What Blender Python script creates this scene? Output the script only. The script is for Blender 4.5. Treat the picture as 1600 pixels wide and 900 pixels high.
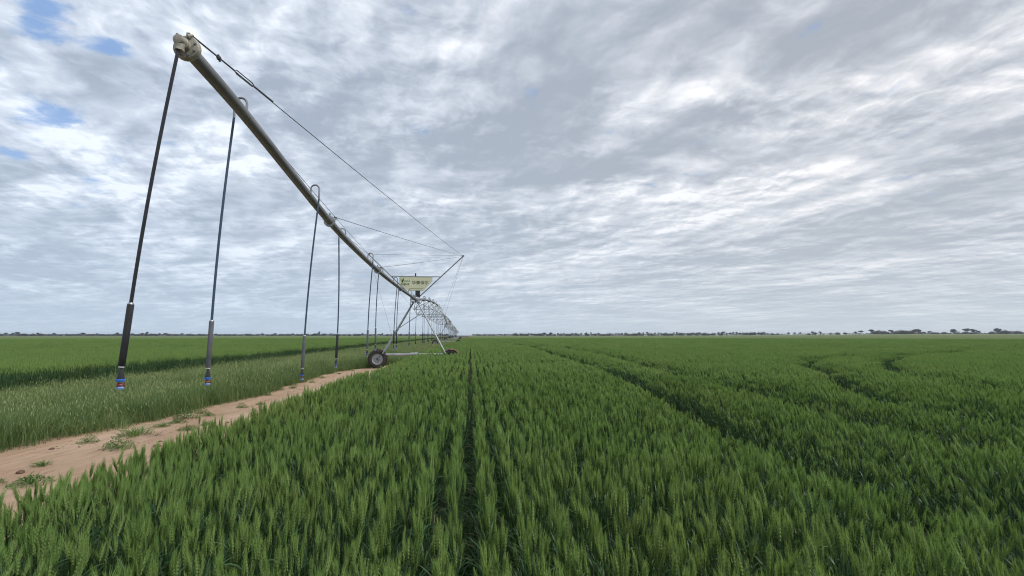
import bpy, bmesh, math, random
import numpy as np
from mathutils import Vector, Matrix, noise as mn
SC = bpy.context.scene
for o in list(bpy.data.objects): bpy.data.objects.remove(o)
rnd = random.Random(7)
R_ = np.random.default_rng(11)
COL = SC.collection

# ------------------------------------------------------------------ camera
cam = bpy.data.cameras.new('camera'); co = bpy.data.objects.new('camera', cam); COL.objects.link(co)
th, psi, EYE = math.radians(5.561), math.radians(4.8655), 1.9
Fv = Vector((math.sin(psi)*math.cos(th), math.cos(psi)*math.cos(th), math.sin(th)))
Rv = Vector((math.cos(psi), -math.sin(psi), 0)); Uv = Rv.cross(Fv)
m = Matrix((Rv, Uv, -Fv)).transposed().to_4x4(); m.translation = (0, 0, EYE)
co.matrix_world = m
cam.lens = 36*760/1600; cam.sensor_width = 36; cam.clip_start = .05; cam.clip_end = 30000
SC.camera = co
SC.render.resolution_x, SC.render.resolution_y = 1024, 576
SC.view_settings.view_transform = 'Standard'; SC.view_settings.look = 'None'
SC.view_settings.exposure = 0.87; SC.view_settings.gamma = 1
SC.cycles.max_bounces = 6; SC.cycles.diffuse_bounces = 3; SC.cycles.transmission_bounces = 3
SC.cycles.volume_bounces = 0; SC.cycles.filter_width = 1.1

# ------------------------------------------------------------------ node helper
class NT:
    def __init__(s, tree): s.t = tree; s.n = tree.nodes; s.l = tree.links
    def node(s, typ, ins=None, **kw):
        n = s.n.new(typ)
        for k, v in kw.items(): setattr(n, k, v)
        for k, v in (ins or {}).items(): s.set(n.inputs[k], v)
        return n
    def set(s, sock, v):
        if hasattr(v, 'is_output') or isinstance(v, bpy.types.NodeSocket): s.l.new(v, sock)
        elif isinstance(v, bpy.types.Node): s.l.new(v.outputs[0], sock)
        else: sock.default_value = v
    def math(s, op, a, b=0.0, c=None, clamp=False):
        n = s.node('ShaderNodeMath', operation=op, use_clamp=clamp); s.set(n.inputs[0], a); s.set(n.inputs[1], b)
        if c is not None: s.set(n.inputs[2], c)
        return n.outputs[0]
    def mix(s, f, a, b, mode='MIX'):
        n = s.node('ShaderNodeMix', data_type='RGBA', blend_type=mode)
        s.set(n.inputs[0], f); s.set(n.inputs[6], a); s.set(n.inputs[7], b); return n.outputs[2]
    def rng(s, v, a, b, c=0., d=1., smooth=False):
        n = s.node('ShaderNodeMapRange', interpolation_type='SMOOTHSTEP' if smooth else 'LINEAR')
        for i, q in enumerate((v, a, b, c, d)): s.set(n.inputs[i], q)
        return n.outputs[0]
    def noise(s, vec, scale, detail=4, rough=.55, dist=0., lac=2.):
        n = s.node('ShaderNodeTexNoise'); s.set(n.inputs['Vector'], vec); n.inputs['Scale'].default_value = scale
        n.inputs['Detail'].default_value = detail; n.inputs['Roughness'].default_value = rough
        n.inputs['Distortion'].default_value = dist; n.inputs['Lacunarity'].default_value = lac
        return n.outputs[0]
    def comb(s, x, y, z=0.):
        n = s.node('ShaderNodeCombineXYZ'); s.set(n.inputs[0], x); s.set(n.inputs[1], y); s.set(n.inputs[2], z); return n.outputs[0]
def rgb(r, g, b): return (r, g, b, 1)

# ------------------------------------------------------------------ sky, clouds, sun
SUN_EL, SUN_ROT, SKY = math.radians(52), math.radians(115), 0.077
w = bpy.data.worlds.new('World'); SC.world = w; w.use_nodes = True
N = NT(w.node_tree); N.n.clear()
sky = N.node('ShaderNodeTexSky', sky_type='NISHITA', sun_disc=False, sun_elevation=SUN_EL, sun_rotation=SUN_ROT,
             air_density=1., dust_density=1.5, ozone_density=1.)
tc = N.node('ShaderNodeTexCoord'); sp = N.node('ShaderNodeSeparateXYZ', {0: tc.outputs['Generated']})
X, Y, Z = sp.outputs
zc = N.math('MAXIMUM', Z, 0.0)
zz = N.math('ADD', zc, .085)
px, py = N.math('DIVIDE', X, zz), N.math('DIVIDE', Y, zz)
ca, sa = math.cos(math.radians(32)), math.sin(math.radians(32))
# u runs along the cloud streets, v across them
u = N.math('SUBTRACT', N.math('MULTIPLY', py, ca), N.math('MULTIPLY', px, sa))
v = N.math('ADD', N.math('MULTIPLY', px, ca), N.math('MULTIPLY', py, sa))
P0 = N.comb(N.math('MULTIPLY', u, 1.), v, 3.1)
def vop(a, b, op):
    n = N.node('ShaderNodeVectorMath', operation=op); N.set(n.inputs[0], a)
    if op == 'SCALE': n.inputs['Scale'].default_value = b
    else: N.set(n.inputs[1], b)
    return n.outputs[0]
wn = N.node('ShaderNodeTexNoise', {0: P0}); wn.inputs['Scale'].default_value = 1.3; wn.inputs['Detail'].default_value = 3
P1 = vop(P0, vop(vop(wn.outputs['Color'], (.5, .5, .5), 'SUBTRACT'), .26, 'SCALE'), 'ADD')
wn2 = N.node('ShaderNodeTexNoise', {0: P1}); wn2.inputs['Scale'].default_value = 5.; wn2.inputs['Detail'].default_value = 3
P2 = vop(P1, vop(vop(wn2.outputs['Color'], (.5, .5, .5), 'SUBTRACT'), .10, 'SCALE'), 'ADD')
def relief(P, sc, det, rough, dl):
    """billows lit from the side: density here minus density a little way towards the sun"""
    a = N.noise(P, sc, det, rough); b_ = N.noise(vop(P, (dl*.35, dl, .0), 'ADD'), sc, det, rough)
    return a, N.math('SUBTRACT', a, b_)
big, _ = N.noise(P1, .9, 2, .45), 0
mid, rel1 = relief(P2, 2.3, 5, .52, .10)
lump, rel2 = relief(P2, 5.2, 7, .55, .05)
fine, rel3 = relief(P2, 15., 5, .6, .02)
patchy = N.rng(N.noise(P0, 1.7, 3, .5, .2), .36, .60, .35, 1., True)
mass_d = N.math('ADD', N.math('MULTIPLY', big, .75), N.math('MULTIPLY', mid, .45))     # mean .6
d = mass_d
# cloud masses of this afternoon, placed on the cloud sheet
def dirp(x, y):
    r = Fv + Rv*((x-800)/760) + Uv*((450-y)/760); r.normalize(); q = max(r.z, 0)+.085; return r.x/q, r.y/q
def mass(x, y, ru, rv, amt, acc):
    a, b = dirp(x, y); uu, vv = b*ca-a*sa, a*ca+b*sa
    du = N.math('MULTIPLY', N.math('SUBTRACT', u, uu), 1/ru); dv = N.math('MULTIPLY', N.math('SUBTRACT', v, vv), 1/rv)
    e = N.math('ADD', N.math('MULTIPLY', du, du), N.math('MULTIPLY', dv, dv))
    g = N.math('POWER', 2.718, N.math('MULTIPLY', e, -1.))
    return N.math('ADD', acc, N.math('MULTIPLY', g, amt))
for q in [(820, 235, .46, .28, -.20), (860, 60, .28, .16, -.13), (1330, 40, .40, .16, -.11), (1560, 195, .40, .16, -.10), (560, 50, .3, .2, -.07),
          (1000, 175, .5, .2, .15), (1430, 120, .5, .14, .07), (150, 200, .6, .3, .05), (1180, 100, .3, .2, .06), (720, 40, .3, .12, .08), (1250, 300, .9, .35, .04),
          (430, 190, .35, .22, -.06), (90, 60, .3, .25, -.05), (1050, 390, 1.2, .35, .06)]:
    d = mass(*q, d)
t = N.rng(d, .40, .86)
t = N.math('ADD', t, N.math('MULTIPLY', rel1, 1.5))
t = N.math('ADD', t, N.math('MULTIPLY', N.math('MULTIPLY', rel2, patchy), 1.35))
t = N.math('ADD', t, N.math('MULTIPLY', N.math('MULTIPLY', rel3, patchy), .5))
t = N.math('ADD', t, N.math('MULTIPLY', N.math('SUBTRACT', lump, .5), .55))
ramp = N.node('ShaderNodeValToRGB', {0: t}); cr = ramp.color_ramp; cr.interpolation = 'B_SPLINE'
cr.elements[0].position = 0; cr.elements[0].color = rgb(.275, .312, .365)
cr.elements[1].position = 1; cr.elements[1].color = rgb(.80, .81, .83)
for p_, c_ in ((.28, (.350, .386, .440)), (.52, (.460, .494, .545)), (.76, (.575, .60, .64))):
    e = cr.elements.new(p_); e.color = rgb(*c_)
cloud = N.mix(1., ramp.outputs[0], rgb(10, 10, 10), 'MULTIPLY')
# thinner cloud lets blue through; a few real gaps
gapn = N.math('ADD', N.math('MULTIPLY', N.noise(vop(P2, (3., 8., 18.), 'ADD'), 4.5, 7, .6), .75), N.math('MULTIPLY', N.math('SUBTRACT', 1., lump), .25))
gap = gapn
for q in [(60, 28, .14, .09, .24), (180, 74, .09, .06, .24), (30, 238, .25, .08, .16), (105, 190, .18, .09, .14), (1045, 118, .05, .04, .15), (1390, 280, .4, .06, .15), (160, 280, .3, .1, .10), (620, 236, .05, .04, .10), (20, 150, .2, .1, .07)]:
    gap = mass(*q, gap)
gap = N.rng(gap, .595, .75, 0., .9, True)
blue = N.mix(.6, N.mix(1., sky.outputs[0], rgb(1.0, 1.0, 1.05), 'MULTIPLY'), rgb(1.9, 3.3, 5.8))
c = N.mix(gap, cloud, blue)
# bluish air toward the horizon
hz = N.math('POWER', 2.718, N.math('MULTIPLY', zc, -5.6))
hz = N.math('MULTIPLY', hz, .93, clamp=True)
c = N.mix(hz, c, rgb(4.1, 4.75, 5.35))
# a warmer, whiter sheet to the right, bluer to the left
side = N.rng(X, -.5, .6)
c = N.mix(1., c, N.mix(side, rgb(.94, .99, 1.06), rgb(1.03, 1.0, .985)), 'MULTIPLY')
bg = N.node('ShaderNodeBackground', {0: c, 1: SKY}); out = N.node('ShaderNodeOutputWorld', {0: bg.outputs[0]})
sl = bpy.data.lights.new('sun', 'SUN'); sl.energy = 1.5; sl.angle = math.radians(14); sl.color = (1, .965, .91)
so = bpy.data.objects.new('sun', sl); COL.objects.link(so)
sd = Vector((math.sin(SUN_ROT)*math.cos(SUN_EL), math.cos(SUN_ROT)*math.cos(SUN_EL), math.sin(SUN_EL)))
so.rotation_euler = sd.to_track_quat('Z', 'Y').to_euler(); so.location = (0, 0, 60)

# ------------------------------------------------------------------ tags, mesh builder
def tag(o, label=None, cat=None, group=None, kind=None):
    if label: o['label'] = label
    if cat: o['category'] = cat
    if group: o['group'] = group
    if kind: o['kind'] = kind
    return o
def empty(name, loc, label, cat, group=None, rz=0):
    o = bpy.data.objects.new(name, None); COL.objects.link(o); o.location = loc; o.rotation_euler.z = rz
    o.empty_display_size = .2
    return tag(o, label, cat, group)
class MB:
    def __init__(s): s.v = []; s.f = []; s.m = []
    def add(s, vs, fs, mi=0):
        k = len(s.v); s.v += [tuple(q) for q in vs]; s.f += [tuple(i+k for i in f) for f in fs]; s.m += [mi]*len(fs); return s
    def tube(s, pts, r, n=8, cap=True, mi=0, closed=False):
        pts = [Vector(p) for p in pts]; k = len(pts)
        rs = r if isinstance(r, (list, tuple)) else [r]*k
        T = []
        for i in range(k):
            if closed: a, b = pts[(i-1) % k], pts[(i+1) % k]
            else: a, b = pts[max(0, i-1)], pts[min(k-1, i+1)]
            T.append((b-a).normalized())
        up = Vector((0, 0, 1)) if abs(T[0].z) < .9 else Vector((1, 0, 0))
        nrm = T[0].cross(up).normalized(); vs = []
        for i in range(k):
            nrm = (nrm - T[i]*nrm.dot(T[i])).normalized(); bi = T[i].cross(nrm)
            for j in range(n):
                a = 2*math.pi*j/n; vs.append(pts[i] + (nrm*math.cos(a)+bi*math.sin(a))*rs[i])
        fs = []
        for i in range(k if closed else k-1):
            i2 = (i+1) % k
            for j in range(n): fs.append((i*n+j, i*n+(j+1) % n, i2*n+(j+1) % n, i2*n+j))
        if cap and not closed: fs += [tuple(range(n))[::-1], tuple((k-1)*n+j for j in range(n))]
        return s.add(vs, fs, mi)
    def box(s, c, d, mi=0, rot=None):
        c = Vector(c); vs = []
        for x in (-.5, .5):
            for y in (-.5, .5):
                for z in (-.5, .5):
                    p = Vector((x*d[0], y*d[1], z*d[2]))
                    if rot: p = rot @ p
                    vs.append(c+p)
        return s.add(vs, [(0, 1, 3, 2), (4, 6, 7, 5), (0, 4, 5, 1), (2, 3, 7, 6), (0, 2, 6, 4), (1, 5, 7, 3)], mi)
    def lathe(s, prof, c=(0, 0, 0), axis='Z', n=16, mi=0, close=True):
        vs = []; c = Vector(c)
        for r, h in prof:
            for j in range(n):
                a = 2*math.pi*j/n; x, y = r*math.cos(a), r*math.sin(a)
                p = Vector((x, y, h)) if axis == 'Z' else Vector((x, h, y)) if axis == 'Y' else Vector((h, x, y))
                vs.append(c+p)
        fs = [(i*n+j, i*n+(j+1) % n, (i+1)*n+(j+1) % n, (i+1)*n+j) for i in range(len(prof)-1) for j in range(n)]
        if close: fs += [tuple(range(n))[::-1], tuple((len(prof)-1)*n+j for j in range(n))]
        return s.add(vs, fs, mi)
    def mesh(s, name, mats, smooth=True):
        me = bpy.data.meshes.new(name); me.from_pydata(s.v, [], s.f); mats = mats if isinstance(mats, (list, tuple)) else [mats]
        for q in mats: me.materials.append(q)
        if len(mats) > 1: me.polygons.foreach_set('material_index', s.m)
        if smooth: me.polygons.foreach_set('use_smooth', [True]*len(s.f))
        me.update(); return me
    def build(s, name, mats, parent=None, smooth=True, bevel=0):
        me = s.mesh(name, mats, smooth)
        bm = bmesh.new(); bm.from_mesh(me); bmesh.ops.recalc_face_normals(bm, faces=bm.faces)
        if smooth:
            for e in bm.edges:
                if len(e.link_faces) == 2 and e.calc_face_angle(0) > .7: e.smooth = False
        bm.to_mesh(me); bm.free()
        o = bpy.data.objects.new(name, me); COL.objects.link(o); o.parent = parent
        if bevel:
            b = o.modifiers.new('bevel', 'BEVEL'); b.width = bevel; b.segments = 2
        return o
def link(name, me, parent=None, loc=None):
    o = bpy.data.objects.new(name, me); COL.objects.link(o); o.parent = parent
    if loc is not None: o.location = loc
    return o
def copy_tree(o, parent=None):
    c = o.copy(); COL.objects.link(c); c.parent = parent
    for ch in list(o.children): copy_tree(ch, c)
    return c

# ------------------------------------------------------------------ materials
def mat(name):
    m = bpy.data.materials.new(name); m.use_nodes = True; t = NT(m.node_tree); t.n.clear(); return m, t
def finish(t, sh, disp=None):
    o = t.node('ShaderNodeOutputMaterial'); t.l.new(sh, o.inputs[0])
def pos(t): return t.node('ShaderNodeNewGeometry').outputs['Position']
def objc(t): return t.node('ShaderNodeTexCoord').outputs['Object']
def simple(name, c1, c2, rough=.6, metal=0., scale=12., bump=0., bscale=60., spec=.5, stretch=None):
    m, t = mat(name); vec = objc(t)
    if stretch:
        mp = t.node('ShaderNodeMapping', {0: vec}); mp.inputs['Scale'].default_value = stretch; vec = mp.outputs[0]
    n = t.noise(vec, scale, 6, .6)
    c = t.mix(t.rng(n, .3, .7), rgb(*c1), rgb(*c2))
    b = t.node('ShaderNodeBsdfPrincipled', {'Base Color': c, 'Roughness': t.rng(n, .2, .8, rough*.85, min(1, rough*1.15)), 'Metallic': metal, 'Specular IOR Level': spec})
    if bump:
        bn = t.node('ShaderNodeBump', {'Height': t.noise(vec, bscale, 4, .6), 'Strength': bump, 'Distance': .01}); t.l.new(bn.outputs[0], b.inputs['Normal'])
    finish(t, b.outputs[0]); return m
M = {}
M['pipe'] = simple('weathered_galvanised_pipe', (.145, .145, .15), (.28, .285, .295), .5, .3, 4., .15, 80., stretch=(1.5, .25, 1.5))
M['galv'] = simple('galvanised_steel', (.30, .33, .345), (.48, .51, .53), .48, .7, 5.)
M['galvdull'] = simple('dull_galvanised_steel', (.20, .22, .235), (.34, .365, .385), .55, .6, 5.)
M['cable'] = simple('steel_cable', (.10, .11, .12), (.17, .18, .19), .5, .6, 30.)
M['cast'] = simple('cast_cream_fitting', (.24, .22, .175), (.44, .415, .345), .55, .15, 14., .3, 60.)
M['hose'] = simple('dark_blue_hose', (.035, .06, .10), (.06, .10, .155), .4, 0, 8.)
M['hoseblack'] = simple('black_hose', (.012, .012, .018), (.03, .028, .035), .4, 0, 8.)
M['weightgrey'] = simple('grey_plastic_weight', (.075, .08, .092), (.13, .135, .148), .5, 0, 10.)
M['weightblack'] = simple('black_plastic_weight', (.012, .012, .014), (.03, .03, .033), .4, 0, 10.)
M['blue'] = simple('blue_plastic', (.02, .11, .50), (.05, .20, .65), .4, 0, 30.)
M['red'] = simple('dark_red_plastic', (.10, .012, .016), (.24, .04, .045), .45, 0, 50.)
M['paleblue'] = simple('pale_blue_plastic', (.18, .32, .62), (.30, .45, .72), .4, 0, 40.)
M['white'] = simple('white_band', (.6, .6, .6), (.75, .75, .75), .5, 0, 20.)
M['black'] = simple('black_enclosure', (.012, .013, .015), (.03, .03, .033), .45, 0, 6.)
M['rubber'] = simple('dusty_rubber', (.016, .016, .016), (.055, .048, .040), .85, 0, 7., .3, 50.)
M['mud'] = simple('reddish_mud', (.10, .055, .035), (.20, .12, .08), .95, 0, 9., .6, 30.)
M['sign'] = simple('cream_sign_sheet', (.60, .61, .40), (.68, .68, .47), .5, 0, 2.)
M['signgreen'] = simple('green_print', (.13, .36, .14), (.16, .42, .17), .6)
M['signdark'] = simple('dark_green_print', (.02, .05, .04), (.03, .07, .05), .6)
M['signgrey'] = simple('grey_print', (.10, .12, .11), (.13, .15, .14), .6)

def leafmat(name, ca, cb, cc, transl=.28, rough=.55, patch=.35, spec=.3, tip=None):
    """plant tissue: colour differs from plant to plant and in broad patches of the field"""
    m, t = mat(name); p = pos(t)
    ri = t.node('ShaderNodeObjectInfo').outputs['Random']
    fine = t.noise(p, 9., 3, .6); bigp = t.noise(p, patch, 4, .6)
    f = t.math('ADD', t.math('MULTIPLY', ri, .35), t.math('MULTIPLY', fine, .65))
    c = t.mix(t.rng(f, .25, .75), rgb(*ca), rgb(*cb))
    c = t.mix(t.rng(bigp, .50, .72, 0, .7), c, rgb(*cc))
    b = t.node('ShaderNodeBsdfPrincipled', {'Base Color': c, 'Roughness': rough, 'Specular IOR Level': spec})
    tr = t.node('ShaderNodeBsdfTranslucent', {'Color': t.mix(1., c, rgb(1.15, 1.2, .6), 'MULTIPLY')})
    mx = t.node('ShaderNodeMixShader', {0: transl}); t.l.new(b.outputs[0], mx.inputs[1]); t.l.new(tr.outputs[0], mx.inputs[2])
    finish(t, mx.outputs[0]); return m
M['ear'] = leafmat('wheat_ear', (.176, .288, .082), (.270, .402, .130), (.29, .37, .12), .38, .6)
M['leaf'] = leafmat('wheat_leaf', (.026, .074, .026), (.066, .142, .052), (.06, .115, .03), .3, .45, spec=.4)
M['stem'] = leafmat('wheat_stem', (.045, .095, .04), (.08, .145, .055), (.08, .14, .04), .1)
M['grass'] = leafmat('verge_grass', (.085, .150, .050), (.150, .225, .085), (.20, .25, .10), .3, .6, .5)
M['drygrass'] = leafmat('pale_dry_grass', (.21, .26, .11), (.33, .36, .17), (.28, .33, .13), .2, .7, .5)
M['weedleaf'] = leafmat('weed_leaf', (.075, .16, .04), (.14, .25, .07), (.17, .25, .07), .35, .6, 1.)
M['gum'] = leafmat('far_tree_foliage', (.016, .026, .018), (.032, .046, .030), (.025, .036, .028), .15, .7, .02)
M['bark'] = simple('tree_bark', (.09, .07, .055), (.16, .13, .10), .9, 0, 3.)

# ------------------------------------------------------------------ geometry of the place
PSI2 = math.atan(-.01817)                       # the machine runs 1 degree off the wheat rows
PD = Vector((-.01817, .99984, 0)); PN = Vector((.99984, .01817, 0))
def W(s, off, z): return PD*s + PN*off + Vector((0, 0, z))
PIPE = -2.7
def nz(x, y, s=1., z=0.): return mn.noise(Vector((x*s, y*s, z)))
EDGE = -2.97                                    # left edge of the near wheat
def lerp_tab(tab, y):
    xs = [a for a, _ in tab]; ys = [b for _, b in tab]; return np.interp(y, xs, ys)
SANDL = [(-6, -7.8), (8, -7.45), (9.5, -7.35), (11.7, -7.0), (15.7, -6.5), (20, -6.75), (26, -6.9), (29, -5.9), (32, -5.2), (45, -4.9), (90, -4.9), (400, -5.5)]
FIELDL = [(-6, -14.3), (16, -13.9), (25, -13.5), (31, -13.2), (60, -14.5), (400, -19)]
TRK = [
 [(5.9, 300), (5.9, 143), (6.1, 71), (5.8, 38), (5.1, 23), (4.9, 17.6), (4.5, 12.9), (3.9, 8.8), (3.6, 7.2), (3.4, 5.5), (3.4, 3.4)],
 [(8.9, 100), (8.7, 41), (8.2, 29), (7.2, 20.4), (6.5, 14.7), (6.3, 11.5), (6., 9.5), (5.7, 7.9), (5.5, 5)],
 [(50, 38), (31, 30), (22, 26), (16.5, 22.5), (13.2, 18.5), (12.2, 16), (10.6, 13.2), (9.1, 11.2), (8.1, 9.4), (7.3, 7.5), (7, 4)],
 [(80, 50), (40, 33.5), (31.3, 29.8), (24.4, 25.9), (18.4, 20.3), (14.1, 15.3), (12.5, 12.5), (11, 9.5), (10.4, 6)],
]
def seg_dist(P, poly):
    best = np.full(len(P), 1e9)
    for (x0, y0), (x1, y1) in zip(poly[:-1], poly[1:]):
        a = np.array([x0, y0]); b = np.array([x1, y1]); ab = b-a
        t = np.clip(((P-a) @ ab)/(ab @ ab), 0, 1); q = a + t[:, None]*ab
        best = np.minimum(best, np.hypot(*(P-q).T))
    return best

# ---- ground
def sheet(name, xs, ys, zf, m, smooth=True):
    nx, ny = len(xs), len(ys); vs = [(x, y, zf(x, y)) for y in ys for x in xs]
    fs = [(j*nx+i, j*nx+i+1, (j+1)*nx+i+1, (j+1)*nx+i) for j in range(ny-1) for i in range(nx-1)]
    b = MB(); b.v = vs; b.f = fs; b.m = [0]*len(fs); me = b.mesh(name, m, smooth)
    return link(name, me)
m, t = mat('dark_soil'); p = pos(t)
c = t.mix(t.rng(t.noise(p, 3., 6, .65), .3, .7), rgb(.035, .028, .018), rgb(.085, .065, .042))
c = t.mix(t.rng(t.noise(p, 14., 5, .7), .45, .65), c, rgb(.03, .045, .018))
b = t.node('ShaderNodeBsdfPrincipled', {'Base Color': c, 'Roughness': .95})
bn = t.node('ShaderNodeBump', {'Height': t.noise(p, 25., 5, .7), 'Strength': .7, 'Distance': .03}); t.l.new(bn.outputs[0], b.inputs['Normal'])
finish(t, b.outputs[0]); M['soil'] = m
g = sheet('ground', [-9000, -3000, -1000, -300, -60, 0, 60, 300, 1000, 3000, 9000], [-3000, -300, -20, 0, 60, 200, 600, 1500, 4000, 9000], lambda x, y: 0, M['soil'])
tag(g, 'flat dark soil under the crops, reaching the horizon', kind='structure')

# ---- sand track
m, t = mat('pinkish_sand'); p = pos(t)
mp = t.node('ShaderNodeMapping', {0: p}); mp.inputs['Scale'].default_value = (1., .22, 1.)
n1 = t.noise(mp.outputs[0], 1.6, 6, .6, .3); n2 = t.noise(p, 35., 5, .7); n3 = t.noise(mp.outputs[0], 6., 6, .65, .5)
c = t.mix(t.rng(n1, .3, .7), rgb(.355, .232, .150), rgb(.495, .36, .255))
c = t.mix(t.rng(n3, .52, .70, 0, .75), c, rgb(.26, .16, .10))
c = t.mix(t.rng(n2, .55, .75, 0, .35), c, rgb(.24, .16, .10))
b = t.node('ShaderNodeBsdfPrincipled', {'Base Color': c, 'Roughness': .95, 'Specular IOR Level': .2})
hh = t.math('ADD', t.math('MULTIPLY', n2, .5), t.math('MULTIPLY', n3, 1.2))
bn = t.node('ShaderNodeBump', {'Height': hh, 'Strength': .9, 'Distance': .04}); t.l.new(bn.outputs[0], b.inputs['Normal'])
finish(t, b.outputs[0]); M['sand'] = m
def sandz(x, y):
    z = .02 + .018*nz(x*1.2, y*.35) + .008*nz(x*5, y*1.2, 1, 4)
    for cx in (-4.05, -5.75):                   # two shallow wheel paths
        z -= .042*math.exp(-((x-cx-.1*nz(0, y*.2))/.28)**2)
    z += .006*nz(x*14, y*6, 1, 9)
    return max(z, .006)
ys = list(np.arange(1, 32, .09)) + list(np.arange(32, 120, .8)) + [150, 250, 420]
g = sheet('sand_track', list(np.arange(-8.6, -2.92, .09)), ys, sandz, M['sand'])
tag(g, 'bare pinkish sand track between the wheat and the grass verge', kind='structure')

# ---- far stubble rise on the right
m, t = mat('tan_stubble'); p = pos(t)
c = t.mix(t.noise(p, .02, 5, .6), rgb(.20, .16, .09), rgb(.28, .22, .13))
b = t.node('ShaderNodeBsdfPrincipled', {'Base Color': c, 'Roughness': .9}); finish(t, b.outputs[0]); M['stubble'] = m
def terr(x, y):
    """the land swells a few metres far off on the right"""
    a = math.atan2(x, y)-psi; k = max(0., min(1., (math.tan(max(-1.2, min(1.2, a)))*760+800-900)/550.)); k = k*k*(3-2*k)
    return k*float(np.interp(math.hypot(x, y), [250, 1000, 1400, 1700, 9000], [0, 2.6, 4.4, 4.8, 4.8]))
def stz(x, y): return .01 + terr(x, y)
g = sheet('stubble_field', list(np.linspace(100, 4400, 60)), list(np.linspace(450, 3600, 50)), stz, M['stubble'])
tag(g, 'pale tan stubble field far off on the right', kind='structure')

# ------------------------------------------------------------------ plants: prototypes
HID = bpy.data.collections.new('plant_sources')        # sources of the scattered plants, not placed in the scene
def ribbon(b, p0, az, length, w, rise, droop, seg, mi, twist=0.):
    """a blade of leaf starting at p0, leaving upward and bending over"""
    dx, dy = math.cos(az), math.sin(az); sx, sy = -dy, dx
    vs = []; x = 0; z = 0; a = rise
    for i in range(seg+1):
        k = i/seg; ww = w*(.55+.9*k if k < .35 else 1.2*(1-k)**.8+.02)*.5
        tw = twist*k; ox, oy, oz = sx*math.cos(tw)*ww, sy*math.cos(tw)*ww, math.sin(tw)*ww
        cx, cy, cz = p0[0]+dx*x, p0[1]+dy*x, p0[2]+z
        vs += [(cx-ox, cy-oy, cz-oz), (cx+ox, cy+oy, cz+oz)]
        x += math.cos(a)*length/seg; z += math.sin(a)*length/seg; a -= droop/seg
    b.add(vs, [(2*i, 2*i+1, 2*i+3, 2*i+2) for i in range(seg)], mi)
def ear(b, p, dirv, L, r, lod, rg):
    """a bearded wheat ear: overlapping spikelets in a tapering spike, awns standing off the tip"""
    dirv = Vector(dirv).normalized(); s = dirv.orthogonal().normalized(); q = dirv.cross(s)
    a0 = rg.random()*6.28; s, q = s*math.cos(a0)+q*math.sin(a0), q*math.cos(a0)-s*math.sin(a0)
    p = Vector(p)
    if lod == 0:
        nl = 11; vs = []
        for k, rr in ((0, .5), (.3, 1.0), (.65, .95), (.9, .5), (1.02, .05)):
            for j in range(4): vs.append(p+dirv*L*k+(s*math.cos(j*1.571)+q*math.sin(j*1.571))*r*rr*.72)
        b.add(vs, [(i*4+j, i*4+(j+1) % 4, (i+1)*4+(j+1) % 4, (i+1)*4+j) for i in range(4) for j in range(4)], 0)
        for i in range(nl):
            k = i/nl; c0 = p + dirv*(L*k); rr = .85*r*(.75+.5*math.sin(math.pi*min(1, k*1.15+.12)))*(1 if k < .75 else 1-.55*(k-.75)/.25)
            for sg in (1, -1):
                o = s*sg*(1 if i % 2 else .85) + q*(.35 if i % 2 else -.35)
                base = c0 + o*rr*.25; tip = c0 + dirv*(L*.24) + o*rr*.85; mid1 = c0+dirv*L*.09+o*rr*.8+q*rr*.7; mid2 = c0+dirv*L*.09+o*rr*.8-q*rr*.7
                inn = c0+dirv*L*.10+o*rr*.1
                b.add([base, mid1, tip, mid2, inn], [(0, 1, 4), (1, 2, 4), (2, 3, 4), (3, 0, 4), (0, 3, 2, 1)], 0)
                for _k in range(2):
                    al = L*(.38+.30*rg.random())*(1-.2*k)
                    e = tip + (dirv + o*.20 + s*rg.uniform(-.12, .12)+q*rg.uniform(-.12, .12)).normalized()*al
                    wv = (q if abs(rg.random()) > .5 else s)*.0014
                    b.add([tip-wv, tip+wv, e], [(0, 1, 2)], 0)
    else:
        n = 4 if lod == 1 else 3
        lv = [(0, .55), (.3, 1.25), (.62, 1.05), (1., .12)] if lod == 1 else [(0, .6), (.4, 1.3), (1., .1)]
        vs = []
        for k, rr in lv:
            for j in range(n):
                a = 2*math.pi*j/n + (k*2); vs.append(p+dirv*L*k+(s*math.cos(a)+q*math.sin(a))*r*rr)
        fs = [(i*n+j, i*n+(j+1) % n, (i+1)*n+(j+1) % n, (i+1)*n+j) for i in range(len(lv)-1) for j in range(n)]
        b.add(vs, fs, 0)
        for j in range(6 if lod == 1 else 3):
            a = rg.random()*6.28; o = s*math.cos(a)+q*math.sin(a); c0 = p+dirv*L*rg.uniform(.35, .9)+o*r*.6
            e = c0+(dirv+o*.22)*L*.8; wv = o.cross(dirv)*(.0022 if lod == 1 else .006)
            b.add([c0-wv, c0+wv, e], [(0, 1, 2)], 0)
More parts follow.
